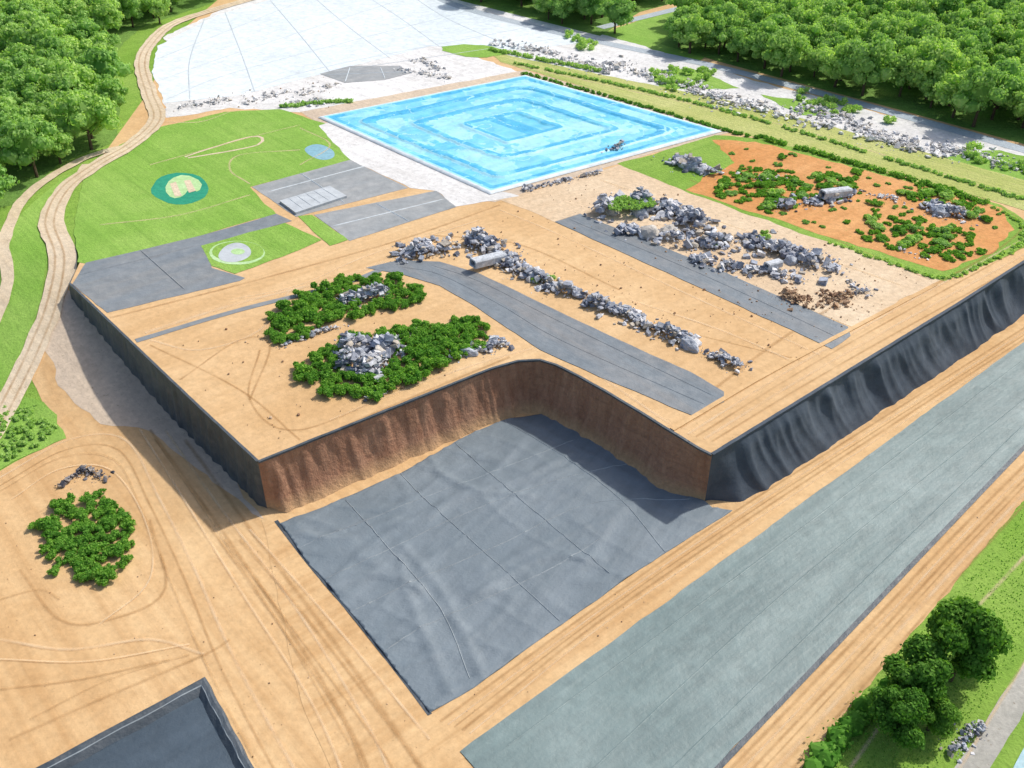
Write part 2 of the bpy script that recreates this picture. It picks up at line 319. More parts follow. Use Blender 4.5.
# ---------------------------------------------------------------- geomembranes low
def liner_obj(pts,mat,label,ridges=None,low0=True,off=.09,thick=.07,j=.12,ridmat=None,rw=.22,rh=.07,cat='liner sheet'):
    o=sheet('liner_sheet',pts,mat,off,z=0 if low0 else None,j=j,thick=thick,kind=None,ridges=ridges,ridmat=ridmat,rw=rw,rh=rh)
    o["label"]=label; o["category"]=cat; return o
def pit_floor():
    poly=g0([(280,524),(335,503),(400,474),(465,438),(500,421),(540,415),(558,414),(612,438),(690,488),(712,508),(732,511),(640,570),(540,640),(475,688),(430,713),(400,675),(350,612),(310,565)])
    poly=rough_outline(poly,.1)
    bm=tri_bm(poly)
    x0=min(p[0] for p in poly);x1=max(p[0] for p in poly);y0=min(p[1] for p in poly);y1=max(p[1] for p in poly); st=.35
    for k in range(int((x1-x0)/st)+1): bmesh.ops.bisect_plane(bm,geom=bm.verts[:]+bm.edges[:]+bm.faces[:],plane_co=(x0+k*st,0,0),plane_no=(1,0,0))
    for k in range(int((y1-y0)/st)+1): bmesh.ops.bisect_plane(bm,geom=bm.verts[:]+bm.edges[:]+bm.faces[:],plane_co=(0,y0+k*st,0),plane_no=(0,1,0))
    a=Vector((.77,.64)); b=Vector((-.66,.75))
    C=[resample(g0(r),.5) for r in [[(404,548),(440,590),(465,640),(480,672)],[(370,530),(425,520),(452,500),(520,480),(570,455)],[(430,458),(445,478),(480,492),(530,497)],[(400,560),(410,600),(448,690)],[(300,535),(345,540),(395,520)],[(330,590),(370,575),(420,590)],[(470,600),(540,560),(600,560)]]]
    C=[np.array(c) for c in C]
    def fz(x,y):
        p=Vector((x,y)); s=p.dot(a); t=p.dot(b)
        w1=1-abs(noise.noise(Vector((s*.07,t*.30,1)))); w2=1-abs(noise.noise(Vector((s*.26+t*.1,t*.07,4)))); 
        z=.10+.10*max(0,w1-.88)/.12+.09*max(0,w2-.9)/.1+.04*noise.noise(Vector((s*.25,t*.25,8)))+.025*noise.noise(Vector((s*.9,t*.9,5)))
        dm=min(float(np.min((c[:,0]-x)**2+(c[:,1]-y)**2)) for c in C)
        return max(.07,z+.17*math.exp(-dm/.16))
    for v in bm.verts: v.co.z=fz(v.co.x,v.co.y)
    for f in bm.faces: 
        f.normal_update(); f.smooth=True
        if f.normal.z<0: f.normal_flip()
    add_thick(bm,.09)
    S=[[(300,548),(370,520),(430,496),(500,470),(575,440)],[(325,580),(400,545),(470,512),(560,480),(640,462)],[(352,612),(420,580),(500,545),(590,505),(690,500)],[(385,652),(430,625),(540,575),(600,540)],
       [(400,474),(425,500),(470,540),(560,622)],[(455,444),(480,466),(520,500),(610,575)],[(505,422),(560,455),(620,500),(665,553)],[(345,500),(385,545),(440,610),(470,680)]]
    for r in S: add_ridge(bm,g0(r),.2,.035,.015,1,zf=fz)
    o=bm_obj(bm,'liner_sheet',[M['linpit'],M['seam']]); o['label']="wrinkled dark grey liner sheet covering the floor of the pit"; o['category']="liner sheet"
pit_floor()
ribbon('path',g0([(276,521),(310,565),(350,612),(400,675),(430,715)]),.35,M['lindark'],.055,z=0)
liner_obj(g0([(460,752),(700,578),(1024,342),(1150,249),(1150,318),(1024,446),(860,618),(715,768),(600,892),(540,850)]),M['linstrip'],
 "long grey green liner sheet laid over sand beside the embankment",ridges=[g0(r) for r in [[(560,800),(800,580),(1024,400),(1100,335)],[(500,752),(760,560),(1024,360)],[(640,800),(860,585),(1024,425)]]],rw=.14,rh=.03)
ribbon('path',g0([(715,772),(860,620),(1024,448),(1150,320)]),.4,M['lindark'],.10,z=0)
ribbon('road',g0([(920,860),(975,765),(1040,662),(1110,560)]),1.7,M['greyroad'],.05,z=0,j=.2)
ribbon('path',g0([(908,860),(962,765),(1030,655),(1100,555)]),.4,M['trackl'],.056,z=0)
ribbon('water',g0([(990,880),(1022,795),(1050,740),(1110,640)]),2.2,M['teawater'],.05,z=0)
ribbon('path',g0([(850,768),(930,660),(1040,540)]),.5,M['trackl'],.05,z=0)
def basin():
    c=g0([(207,680),(258,775),(205,960),(-75,832)])
    cx=sum(p[0] for p in c)/4; cy=sum(p[1] for p in c)/4
    bm=bmesh.new(); rings=[]
    prof=[(1.0,.03),(.985,.55),(.955,.60),(.915,.55),(.905,.52),(.84,.10)]
    base=[]
    for i in range(4):
        a=Vector(c[i]); b=Vector(c[(i+1)%4])
        for s in range(12): base.append(a.lerp(b,s/12))
    for k,(s,z) in enumerate(prof):
        rings.append([bm.verts.new((cx+(p.x-cx)*s+.05*math.sin(i*1.7),cy+(p.y-cy)*s,z+.03*math.sin(i*2.1+k))) for i,p in enumerate(base)])
    n=len(base)
    for k in range(len(rings)-1):
        for i in range(n):
            f=bm.faces.new((rings[k][i],rings[k][(i+1)%n],rings[k+1][(i+1)%n],rings[k+1][i])); f.material_index=1 if k==3 else 0
    f=bm.faces.new(rings[-1]); f.material_index=2
    bmesh.ops.recalc_face_normals(bm,faces=bm.faces[:])
    return bm_obj(bm,'lined_basin',[M['lindark'],M['seam'],M['linnavy']],label="shallow dark lined basin with raised rim set in sand",cat="basin")
basin()
# ---------------------------------------------------------------- walls
def wall(name,top,slope,foldf,mat,label,nrow=10,step=.22,flip=1,taper=(0,0)):
    P=[]; 
    for i in range(len(top)-1):
        a=Vector(top[i]); b=Vector(top[i+1]); k=max(1,int((b-a).length/step))
        P+=[a.lerp(b,s/k) for s in range(k)]
    P.append(Vector(top[-1])); n=len(P); V=[]
    for i,p in enumerate(P):
        a=P[max(0,i-6)]; b=P[min(n-1,i+6)]; d=(b-a).normalized(); nn=Vector((d.y,-d.x))*flip
        s=i*step; tp=1
        if taper[0]: tp*=ss(i*step/taper[0])
        if taper[1]: tp*=ss((n-1-i)*step/taper[1])
        for r in range(nrow+1):
            t=r/nrow; o=(slope*t+foldf(s,t))*tp; x=p.x+nn.x*o; y=p.y+nn.y*o
            zb=h(x,y)+.02
            V.append((x,y,ZP+.02+(zb-ZP-.02)*t))
    m=nrow+1
    Fc=[(i*m+r,(i+1)*m+r,(i+1)*m+r+1,i*m+r+1) for i in range(n-1) for r in range(nrow)]
    me=bpy.data.meshes.new(name); me.from_pydata(V,[],Fc); me.polygons.foreach_set('use_smooth',[True]*len(Fc))
    return finish(name,me,mat,label=label,cat="wall")
N3=lambda a,b,c:noise.noise(Vector((a,b,c)))
wall('liner_wall',g5(left),.3,lambda s,t:(.14*N3(s*.9,t*.3,2)+.07*math.sin(s*3.6+3*N3(s*.4,t*.5,1))+.10*max(0,1-abs(N3(s*.55,t*.2,6))*5))*min(1,t*4),M['lindark'],"tall dark pleated liner wall on the raised plateau edge",flip=-1,taper=(1,0))
wall('earth_wall',g5(notch),.8,lambda s,t:(.34*N3(s*.45,t*.5,3)+.22*N3(s*1.1,t*.6,5)+.10*N3(s*2.6,t*2.5,15))*min(1,t*5)+.8*t**4,M['earth'],"steep brown earth cut wall around the pit",nrow=16,taper=(1.2,3))
def drape(s,t):
    w=s-1.8*t*t+2*N3(s*.08,t*.4,7)
    r1=1-abs(N3(w*.24,t*.3,3))*2.4; r2=1-abs(N3(w*.6,t*.5,6))*2.4
    return (.66*max(-.3,r1)+.15*max(-.2,r2)-.3+.06*N3(s*1.2,t*2.5,9))*min(1,t*5)*(1-.55*t**3)-.25*math.sin(t*math.pi)
wall('liner_wall',g5(right),2.5,drape,M['linwall'],"draped dark grey liner with soft folds on embankment slope",nrow=22,step=.16,taper=(3,0))
def lip(path,w,hh,mat,name,label):
    bm=bmesh.new(); prev=None; P=path
    for i,p in enumerate(P):
        a=P[max(0,i-1)]; b=P[min(len(P)-1,i+1)]; d=Vector((b[0]-a[0],b[1]-a[1])).normalized(); n=Vector((-d.y,d.x))*w/2
        jz=.04*N3(p[0]*.7,p[1]*.7,4)
        cur=[bm.verts.new((p[0]+n.x,p[1]+n.y,ZP-.1)),bm.verts.new((p[0]+n.x,p[1]+n.y,ZP+hh+jz)),bm.verts.new((p[0]-n.x,p[1]-n.y,ZP+hh+jz)),bm.verts.new((p[0]-n.x,p[1]-n.y,ZP-.1))]
        if prev:
            for k in range(3): bm.faces.new((prev[k],cur[k],cur[k+1],prev[k+1]))
        prev=cur
    bmesh.ops.recalc_face_normals(bm,faces=bm.faces[:])
    return bm_obj(bm,name,mat,label=label,cat="edging")
def lin(path,step):
    out=[]
    for i in range(len(path)-1):
        a=Vector(path[i]); b=Vector(path[i+1]); k=max(1,int((b-a).length/step)); out+=[tuple(a.lerp(b,s/k)) for s in range(k)]
    return out+[tuple(path[-1])]
lip(lin(g5(notch),.8),.26,.08,M['lindark'],'edge_kerb',"thin dark edging along the rim of the pit")
lip(lin(g5(left),.8),.25,.12,M['lindark'],'edge_kerb',"dark folded liner edging along the plateau rim")
lip(lin(g5(right),.8),.35,.12,M['linwall'],'edge_kerb',"grey folded liner edging along the embankment rim")
# ---------------------------------------------------------------- plateau sheets
sheet('ground',g5([(165,118),(160,70),(165,36),(260,-8),(440,-14),(640,45),(760,82),(1060,160),(1060,190),(760,115),(540,64),(440,45),(520,72),(330,112),(300,112),(230,108)]),M['pale'],.01,j=.8)
sheet('ground',g5([(600,34),(640,20),(680,10),(720,-5),(720,40),(700,62),(650,54)]),M['grass2'],.006,j=.4)
sheet('ground',g5([(300,112),(525,70),(735,131),(630,160),(495,202),(430,190),(365,155)]),M['sandgrey'],.014,j=.4)
sheet('grass_field',g5([(430,48),(475,43),(512,52),(478,60)]),M['grass2'],.045,j=.4,sm=1)
wl=[[(165,100),(250,68),(480,8)],[(156,82),(240,52),(400,0)],[(240,93),(330,66),(540,25)],[(155,60),(300,2)],[(330,72),(590,34)],
    [(190,100),(190,60),(205,18)],[(255,92),(240,50),(225,12)],[(330,72),(300,35),(270,0)],[(390,58),(350,28),(310,-6)],[(440,47),(400,18),(360,-8)],[(515,48),(450,20),(410,-5)]]
o=sheet('liner_sheet',g5([(165,103),(152,72),(158,46),(215,16),(280,-3),(400,-10),(470,8),(590,42),(520,50),(430,46),(330,72),(240,95)]),M['white'],.03,j=.3,kind=None,
  ridges=[g5(r) for r in wl],rw=.26,rh=.03,ridmat=M['seampale'],thick=.03)
o['label']="wide pale white cover sheet with seams over ground"; o['category']="liner sheet"
liner_obj(g5([(320,74),(350,66),(400,66),(412,73),(385,80),(345,83)]),M['lingrey'],"small grey mesh patch on pale gravel",low0=False,off=.05,thick=.02,ridges=[g5([(325,75),(405,72)]),g5([(350,67),(345,82)]),g5([(380,67),(385,79)])],ridmat=M['seampale'])
sheet('grass_field',g5([(78,262),(74,225),(84,175),(120,145),(160,127),(225,112),(280,109),(330,125),(370,156),(250,187),(276,214),(200,236),(90,264)]),M['grass2'],.02,j=.3)
def ell(cx,cy,rx,ry,n=22,rot=0):
    return [(cx+rx*math.cos(a)*math.cos(rot)-ry*math.sin(a)*math.sin(rot),cy+rx*math.cos(a)*math.sin(rot)+ry*math.sin(a)*math.cos(rot)) for a in [2*math.pi*i/n for i in range(n)]]
sheet('grass_field',g5(ell(180,189,29,16)),M['teal'],.03,j=.3)
sheet('grass_field',g5([(164,190),(170,179),(185,174),(203,182),(199,193),(190,188),(183,197),(172,199)]),M['lime'],.04,sm=1)
sheet('ground',g5([(170,184),(176,182),(182,196),(175,197)]),M['road'],.05); sheet('ground',g5([(184,181),(190,180),(196,191),(189,193)]),M['road'],.05)
sheet('water',g5([(303,148),(318,143),(334,150),(335,158),(322,161),(308,155)]),M['teawater'],.03,sm=2)
ribbon('path',g5([(185,157),(215,147),(250,137),(262,138),(258,145),(225,152),(188,158)]),.4,M['road'],.03,j=.1)
for p in ([(165,122),(200,122),(230,112)],[(150,165),(240,140),(300,125)],[(250,184),(230,170),(240,155),(300,150)],[(300,128),(330,145),(300,165)],[(100,225),(180,215),(250,195)]):
    ribbon('path',g5(p),.5,M['trackl'],.034)
liner_obj(g5([(252,187),(350,160),(408,188),(296,217)]),M['lingrey'],"grey liner panel with dusty seams beside lawn",low0=False,off=.03,thick=.02,ridges=[g5([(268,192),(366,166)]),g5([(300,173),(345,203)])],ridmat=M['seampale'])
liner_obj(g5([(314,215),(436,191),(456,207),(350,241)]),M['lingrey'],"grey liner panel on compacted sand beside a pale slab",low0=False,off=.034,thick=.02,ridges=[g5([(330,227),(445,199)]),g5([(375,203),(410,222)])],ridmat=M['seampale'])
def slab():
    c=g5([(280,203),(330,188),(347,198),(296,215)]); bm=poly_bm(c,.35); add_thick(bm,.35)
    for i in range(1,6):
        a=Vector(c[0]).lerp(Vector(c[1]),i/6); b=Vector(c[3]).lerp(Vector(c[2]),i/6); add_ridge(bm,[tuple(a),tuple(b)],.12,.04,ZP+.355)
    return bm_obj(bm,'slab',M['linlight'],label="low pale grey ribbed slab on grey liner",cat="slab")
slab()
sheet('ground',g5([(350,160),(410,188),(436,191),(456,207),(520,196),(495,190),(400,155),(330,122),(318,126)]),M['pale'],.022,j=.3)
liner_obj(g5([(72,284),(86,263),(200,236),(276,214),(292,221),(203,247),(212,268),(245,278),(240,281),(107,313)]),M['linleft'],"dark grey liner sheet at the edge of the plateau",low0=False,off=.03,thick=.02,ridges=[g5([(80,275),(200,245)]),g5([(140,250),(185,290)])])
sheet('grass_field',g5([(201,246),(285,223),(322,240),(300,250),(235,274),(212,266)]),M['grass2'],.04,j=.15)
sheet('grass_field',g5([(298,216),(312,215),(348,240),(330,246),(318,236)]),M['grass2'],.04,j=.15)
sheet('grass_field',g5(ell(237,253,28,12)),M['lime'],.05,j=.15); sheet('grass_field',g5(ell(238,252,26,10.5)),M['grass2'],.056,j=.1)
sheet('ground',g5([(217,256),(225,246),(238,242),(250,247),(252,256),(238,263),(222,262)]),M['linlight'],.062,sm=2)
sheet('grass_field',g5(ell(238,252,7,3)),M['lime'],.07)
ribbon('path',g5([(136,341),(240,310),(340,285),(385,268)]),.8,M['linleft'],.034)
ribbon('path',g5([(145,333),(240,303),(340,278),(385,262)]),1.0,M['trackl'],.03)
liner_obj(g5([(366,268),(400,260),(440,262),(480,274),(540,303),(640,350),(690,372),(724,392),(724,402),(695,417),(600,377),(540,350),(500,323),(470,303),(440,286),(400,274)]),M['lintop'],"curving dark grey liner strip running between rubble and shrubs",low0=False,off=.05,thick=.04,ridges=[g5([(400,267),(440,275),(500,305),(560,340),(705,405)]),g5([(430,265),(480,282),(560,322),(715,397)])],rw=.12,rh=.03)
liner_obj(g5([(555,222),(580,214),(700,262),(848,327),(850,336),(832,349),(700,288)]),M['lintop'],"straight dark grey liner strip across pale sand",low0=False,off=.05,thick=.04,ridges=[g5([(570,220),(700,274),(838,338)])],rw=.12,rh=.03)
sheet('ground',g5([(500,200),(620,165),(700,195),(940,280),(855,328),(580,214),(555,222)]),M['sandpale'],.018,j=.4)
sheet('grass_field',g5([(618,164),(640,158),(715,135),(765,139),(1000,205),(1028,222),(1030,245),(945,282),(800,233),(690,193)]),M['grass'],.024,j=.4)
sheet('ground',g5([(686,190),(735,163),(712,140),(755,142),(900,180),(1000,208),(1014,230),(992,254),(942,272),(800,228)]),M['orange'],.034,j=.7)
sheet('grass_verge',g5([(490,52),(545,63),(760,107),(1060,190),(1060,222),(1000,203),(900,175),(720,128),(560,80),(500,62)]),M['verge'],.03,j=.3)
ribbon('path',g5([(520,66),(640,93),(800,130),(1040,205)]),.8,M['trackl'],.036)
ribbon('road',g5([(400,-25),(450,3),(530,26),(600,42),(700,63),(800,88),(900,115),(1060,160)]),2.6,M['asph'],.04,j=.1)
ribbon('road',g5([(600,28),(640,18),(690,6),(760,-10)]),2.4,M['asph'],.048)
sheet('grass_field',g5([(650,75),(690,68),(740,88),(700,90),(660,88)]),M['grass2'],.02,j=.7)
sheet('grass_field',g5([(760,95),(800,100),(850,118),(800,115)]),M['grass2'],.02,j=.7)
sheet('grass_field',g5([(930,158),(1000,150),(1060,165),(1060,190),(1000,178)]),M['grass2'],.026,j=.7)
sheet('ground',g5([(410,-12),(600,36),(640,12),(760,-20),(600,-90),(450,-90)]),M['forest'],.012)
sheet('ground',g5([(660,44),(720,62),(900,110),(1100,165),(1400,0),(1000,-110),(760,-20)]),M['forest'],.016)
sheet('ground',gl([(-100,230),(15,205),(60,163),(116,142),(120,105),(108,60),(140,28),(215,2),(300,-40),(300,-120),(-400,-120)]),M['forest'],.02,low=True,j=.5)
ribbon('path',g5([(680,428),(760,380),(850,330),(940,282),(1000,248),(1022,225),(1000,206)]),.5,M['trackd'],.04)
for i,(o,w,c) in enumerate([(8,.5,'l'),(16,.4,'d'),(24,.6,'l'),(32,.4,'d')]):
    ribbon('path',g5([(680+o,432+o*.3),(800,356+o),(900,299+o),(1040,222+o)]),w,M['track'+c],.044+.004*i)
lip(resample(g5([(672,430),(760,378),(850,330),(935,285)]),.8),.5,.10,M['sandlane'],'edge_kerb',"low packed sand kerb beside the plateau track")
ptr=[([(150,345),(240,390),(300,440)],'d'),([(330,420),(430,380),(520,352),(560,352),(670,424)],'l'),([(340,428),(430,390),(510,357)],'d'),([(560,290),(640,320),(800,360)],'d'),([(500,210),(560,235),(700,300),(820,355)],'l'),
([(110,318),(250,282),(400,240),(500,205)],'d'),([(260,350),(250,400),(300,430),(420,380)],'d'),([(150,340),(200,350),(260,330),(290,290)],'l'),([(600,180),(700,215),(900,285)],'l'),([(690,180),(800,225),(930,280)],'d'),
([(430,235),(520,245),(620,290)],'d'),([(500,290),(560,330),(700,390)],'l'),([(230,300),(300,285),(370,255),(480,220)],'l'),([(630,300),(720,330),(790,360)],'l'),([(860,290),(780,340),(700,400)],'d'),([(180,380),(240,340),(270,345),(250,400)],'d')]
for i,(p,c) in enumerate(ptr): ribbon('path',g5(p),.4+.12*(i%3),M['track'+c],.022+.001*i if i<8 else .024+.001*i)
# blue pond
def pond():
    c=[Vector(p) for p in g5([(318,118),(525,76),(722,132),(490,195)])]
    n=200; V=[];Fc=[];mi=[]
    def mp(u,v): 
        a=(u+1)/2;b=(v+1)/2; return (c[0].lerp(c[1],a)).lerp(c[3].lerp(c[2],a),b)
    prof=[(0,.12),(.20,.12),(.23,.3),(.27,.3),(.30,.12),(.46,.12),(.49,.32),(.53,.32),(.56,.12),(.72,.10),(.75,.3),(.78,.3),(.81,.10),(.90,.10),(.94,.22),(.97,.24),(.985,.2),(1.01,.02)]
    def hz(d):
        for k in range(len(prof)-1):
            if d<=prof[k+1][0]:
                a,b=prof[k],prof[k+1]; t=(d-a[0])/(b[0]-a[0]); return a[1]+(b[1]-a[1])*ss(t)
        return .02
    D={}
    for j in range(n+1):
        for i in range(n+1):
            u=-1+2*i/n; v=-1+2*j/n; p=mp(u,v); dm=max(abs(u),abs(v)); uu=abs(u+.02)*.98; vv=abs(v-.03)
            ds=(uu**16+vv**16)**(1/16); k=ss((dm-.82)/.08); d=ds*(1-k)+dm*k
            d+= (1-k)*(.035*N3(p.x*.07,p.y*.07,4)+.014*N3(p.x*.5,p.y*.5,14)); D[i,j]=d
            wr=.05*(1-abs(N3(p.x*.35,p.y*.35,21))*2)+.025*N3(p.x*1.3,p.y*1.3,2)
            V.append((p.x,p.y,ZP+hz(d)+.06+(wr*(1 if dm<.93 else .3) if dm<.999 else -.07)))
    for j in range(n):
        for i in range(n):
            a=j*(n+1)+i; Fc.append((a,a+n+1,a+n+2,a+1)); d=(D[i,j]+D[i+1,j+1])/2; x,y=V[a][0],V[a][1]; q=N3(x*.16,y*.16,33)+.3*N3(x*.8,y*.8,3)
            wh=abs(N3(x*.3,y*.3,50))<.025 and N3(x*.1,y*.1,60)>0
            u=-1+2*i/n
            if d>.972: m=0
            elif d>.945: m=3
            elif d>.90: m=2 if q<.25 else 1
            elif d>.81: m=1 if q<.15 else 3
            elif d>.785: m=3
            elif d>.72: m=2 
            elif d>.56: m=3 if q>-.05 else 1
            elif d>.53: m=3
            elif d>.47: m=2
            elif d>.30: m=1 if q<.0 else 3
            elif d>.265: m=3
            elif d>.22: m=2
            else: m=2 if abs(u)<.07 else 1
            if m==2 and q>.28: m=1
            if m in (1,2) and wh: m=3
            mi.append(m)
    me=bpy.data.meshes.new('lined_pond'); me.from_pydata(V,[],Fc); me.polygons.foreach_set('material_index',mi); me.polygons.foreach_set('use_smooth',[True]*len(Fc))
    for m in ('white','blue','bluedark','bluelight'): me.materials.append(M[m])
    o=bpy.data.objects.new('lined_pond',me); COL.objects.link(o); o['label']="bright blue lined rectangular pond with nested terraces"; o['category']="pond"
    bm=bmesh.new(); bm.from_mesh(me); bmesh.ops.recalc_face_normals(bm,faces=bm.faces[:]); bm.to_mesh(me); bm.free()
pond()
# ---------------------------------------------------------------- rubble
bmx=bmesh.new(); bmesh.ops.create_icosphere(bmx,subdivisions=1,radius=1); IV=np.array([v.co[:] for v in bmx.verts]); IF=np.array([[v.index for v in f.verts] for f in bmx.faces]); bmx.free()
bmx=bmesh.new(); bmesh.ops.create_icosphere(bmx,subdivisions=3,radius=1); JV=np.array([v.co[:] for v in bmx.verts]); JF=np.array([[v.index for v in f.verts] for f in bmx.faces]); bmx.free()
BV=np.array([[x,y,z] for x in (-1,1) for y in (-1,1) for z in (-1,1)],float)*.75; BF=[(0,1,3,2),(4,6,7,5),(0,4,5,1),(2,3,7,6),(0,2,6,4),(1,5,7,3)]
def rotm(r,full=True):
    a,b,c=r.uniform(0,6.28,3)
    if not full: b=r.normal()*.35; c=r.normal()*.35
    ca,sa,cb,sb,cc,s_=math.cos(a),math.sin(a),math.cos(b),math.sin(b),math.cos(c),math.sin(c)
    return np.array([[ca,-sa,0],[sa,ca,0],[0,0,1]])@np.array([[1,0,0],[0,cb,-sb],[0,sb,cb]])@np.array([[cc,0,s_],[0,1,0],[-s_,0,cc]])
def rubble(path,w,hh,n,smin,smax,mat,label,z=ZP,name='rubble_pile'):
    P=[Vector(p) for p in resample(path,.4)]; V=[];Fs=[];c=0; n=int(n*2.8); smax=smax*.78; smin*=.8; hh*=.68
    for i in range(n):
        p=P[rng.integers(len(P))]; r=abs(rng.normal(0,.50)); a=rng.uniform(0,6.28); rr=min(r,1.4)
        x=p.x+math.cos(a)*rr*w/2; y=p.y+math.sin(a)*rr*w/2
        nn=N3(x*.38,y*.38,2); mod=.25+1.1*max(0,.5+nn*1.8)
        if nn<-.18 and rng.random()<.8: continue
        s=smin*.7+(smax-smin*.7)*rng.random()**3.2
        zz=z+max(0,hh*(1-(rr)**1.3)*mod*rng.uniform(.45,1))+s*.12
        if rng.random()<.45:
            v=BV*(1+rng.uniform(-.35,.35,(8,3)))*np.array([1,rng.uniform(.35,.9),rng.uniform(.2,.6)])*s*.62; FF=BF
        else:
            v=IV*(1+rng.uniform(-.38,.38,(len(IV),1)))*np.array([1,rng.uniform(.5,1),rng.uniform(.35,.7)])*s*.5; FF=IF.tolist()
        v=v@rotm(rng,False).T+np.array([x,y,zz]); V.append(v); Fs+=[tuple(int(q)+c for q in f) for f in FF]; c+=len(v)
    me=bpy.data.meshes.new(name); me.from_pydata(np.concatenate(V).tolist(),[],Fs)
    return finish(name,me,mat,label=label,cat="rubble pile",kind='stuff')
GR="heap of broken grey rock and debris on sand"
rubble(g5([(408,256),(440,248),(475,243),(510,258)]),6.0,1.7,380,.3,1.5,M['rock'],"long heap of broken grey rock beside a liner strip")
rubble(g5([(500,262),(530,275),(555,290)]),4.6,1.0,190,.25,1.3,M['rock'],GR)
rubble(g5([(560,290),(600,306),(640,322),(690,345)]),3.2,1.2,360,.25,1.3,M['rock'],"narrow ridge of grey rubble across pale sand")
rubble(g5([(708,353),(725,362),(740,368)]),2.8,.9,90,.2,1.0,M['rock'],"small dark debris heap on sand")
rubble(g5([(598,213),(635,205),(670,212),(700,228)]),6.5,1.9,430,.3,1.8,M['rock'],"large heap of grey boulders behind a liner strip")
rubble(g5([(620,228),(660,238),(690,236)]),4.5,1.3,190,.3,1.5,M['rock'],GR)
rubble(g5([(690,245),(740,243),(790,255),(835,270)]),6.5,1.5,460,.3,1.6,M['rock'],"broad heap of grey rock on brown sand")
rubble(g5([(695,262),(750,270),(800,278)]),4.0,.9,220,.2,1.2,M['rock'],GR)
rubble(g5([(785,296),(815,300),(850,297)]),4.5,.9,240,.2,.8,M['rockbrown'],"low heap of brown soil clods")
rubble(g5([(850,285),(862,292)]),3,.7,80,.2,.8,M['rock'],"low heap of grey rock beside brown soil")
rubble(g5([(668,160),(690,166),(712,174)]),5.5,1.5,160,.3,1.7,M['rock'],"heap of grey rocks on grass")
rubble(g5([(780,207),(812,203),(850,194)]),4,1.1,170,.3,1.3,M['rock'],"heap of grey rocks on orange soil")
rubble(g5([(930,207),(950,214),(966,216)]),4.5,1.4,120,.3,1.4,M['rock'],"heap of grey rocks among shrubs")
rubble(g5([(524,190),(560,182),(600,173)]),1.8,.6,150,.2,.8,M['rock'],"thin line of dark debris beside the pond")
rubble(g5([(608,153),(622,148)]),2.2,.8,40,.2,.8,M['rock'],"small grey debris heap beside pond rim",z=ZP+.2)
rubble(g5([(340,305),(365,298),(385,296)]),2.8,1.5,170,.3,1.3,M['rock'],"pale rock heap among dark shrubs")
rubble(g5([(345,352),(372,346),(392,352),(370,374),(350,366)]),4.2,1.9,330,.3,1.6,M['rock'],"grey rock heap surrounded by dark shrubs")
rubble(g5([(448,356),(475,351),(502,344)]),2.8,.9,130,.25,1.2,M['rock'],"short row of grey rocks beside shrubs")
rubble(g5([(392,340),(412,332)]),2.0,.8,60,.25,1.0,M['rockpale'],"small pale rock heap beside shrubs")
rubble(g5([(370,396),(385,391)]),1.8,.5,40,.2,.7,M['rock'],"small pale rock heap at the shrub edge")
rubble(g5([(283,346),(320,333),(345,326)]),1.2,.4,70,.15,.7,M['rock'],"small grey rock scatter between shrub beds")
rubble(g0([(60,487),(85,472),(105,480)]),1.8,.6,90,.15,.7,M['rockdark'],"scattered dark debris beside a shrub patch",z=0)
rubble(g0([(952,752),(968,738),(980,728)]),1.8,.6,90,.15,.6,M['rock'],"grey stones beside a gravel path",z=0)
for p in [[(600,72),(625,62)],[(640,72),(670,80)],[(690,92),(730,98)],[(720,104),(770,108)],[(770,112),(830,128)],[(840,120),(890,138)],[(900,140),(960,155)],[(560,60),(600,66)],[(500,42),(560,56)],[(800,105),(840,118)],[(860,135),(930,152)],[(680,82),(700,88)],[(960,150),(1030,172)]]:
    rubble(g5(p),8.0,.5,110,.25,1.3,M['rockpale'],"scattered pale broken concrete on gravel")
for p in [[(180,108),(225,100)],[(240,103),(290,92)],[(300,95),(330,85)],[(420,60),(440,70)],[(330,100),(300,104)],[(400,70),(450,78)]]:
    rubble(g5(p),4.5,.4,70,.2,1.0,M['rockpale'],"low scatter of pale rubble on gravel")
for p in [[(870,195),(900,200)],[(760,180),(790,178)],[(900,250),(930,258)]]:
    rubble(g5(p),2.5,.5,50,.2,.8,M['rockpale'],"low scatter of pale stones on orange soil")
V=[];Fs=[];c=0
areas=[[(500,210),(620,175),(930,280),(800,360),(560,290)],[(150,345),(350,290),(520,350),(270,445)],[(400,235),(500,210),(800,360),(560,300)],[(170,105),(330,75),(330,110),(230,108)],[(600,60),(1020,165),(1020,180),(640,80)]]
for k,A in enumerate(areas):
    x0=min(p[0] for p in A);x1=max(p[0] for p in A);y0=min(p[1] for p in A);y1=max(p[1] for p in A)
    for i in range(500 if k in (0,4) else 120):
        q=(rng.uniform(x0,x1),rng.uniform(y0,y1))
        if not inpoly(q,A): continue
        x,y=G(*q); s=.08+.22*rng.random()**4
        v=IV*(1+rng.uniform(-.3,.3,(len(IV),1)))*s*.6; V.append(v+np.array([x,y,ZP+.06])); Fs.append(IF+c); c+=len(IV)
for i in range(300):
    q=(rng.uniform(0,1020),rng.uniform(440,767)); x,y=G0(*q)
    if inpoly(q,[(0,480),(262,522),(430,716),(460,755),(440,768),(250,768),(207,680),(0,700)]) or inpoly(q,[(432,720),(735,508),(735,545),(460,745)]) or inpoly(q,[(735,760),(1024,460),(1024,495),(800,768)]):
        s=.05+.08*rng.random()**3; v=IV*(1+rng.uniform(-.3,.3,(len(IV),1)))*s*.6; V.append(v+np.array([x,y,.06])); Fs.append(IF+c); c+=len(IV)
me=bpy.data.meshes.new('loose_stones'); me.from_pydata(np.concatenate(V).tolist(),[],np.concatenate(Fs).tolist())
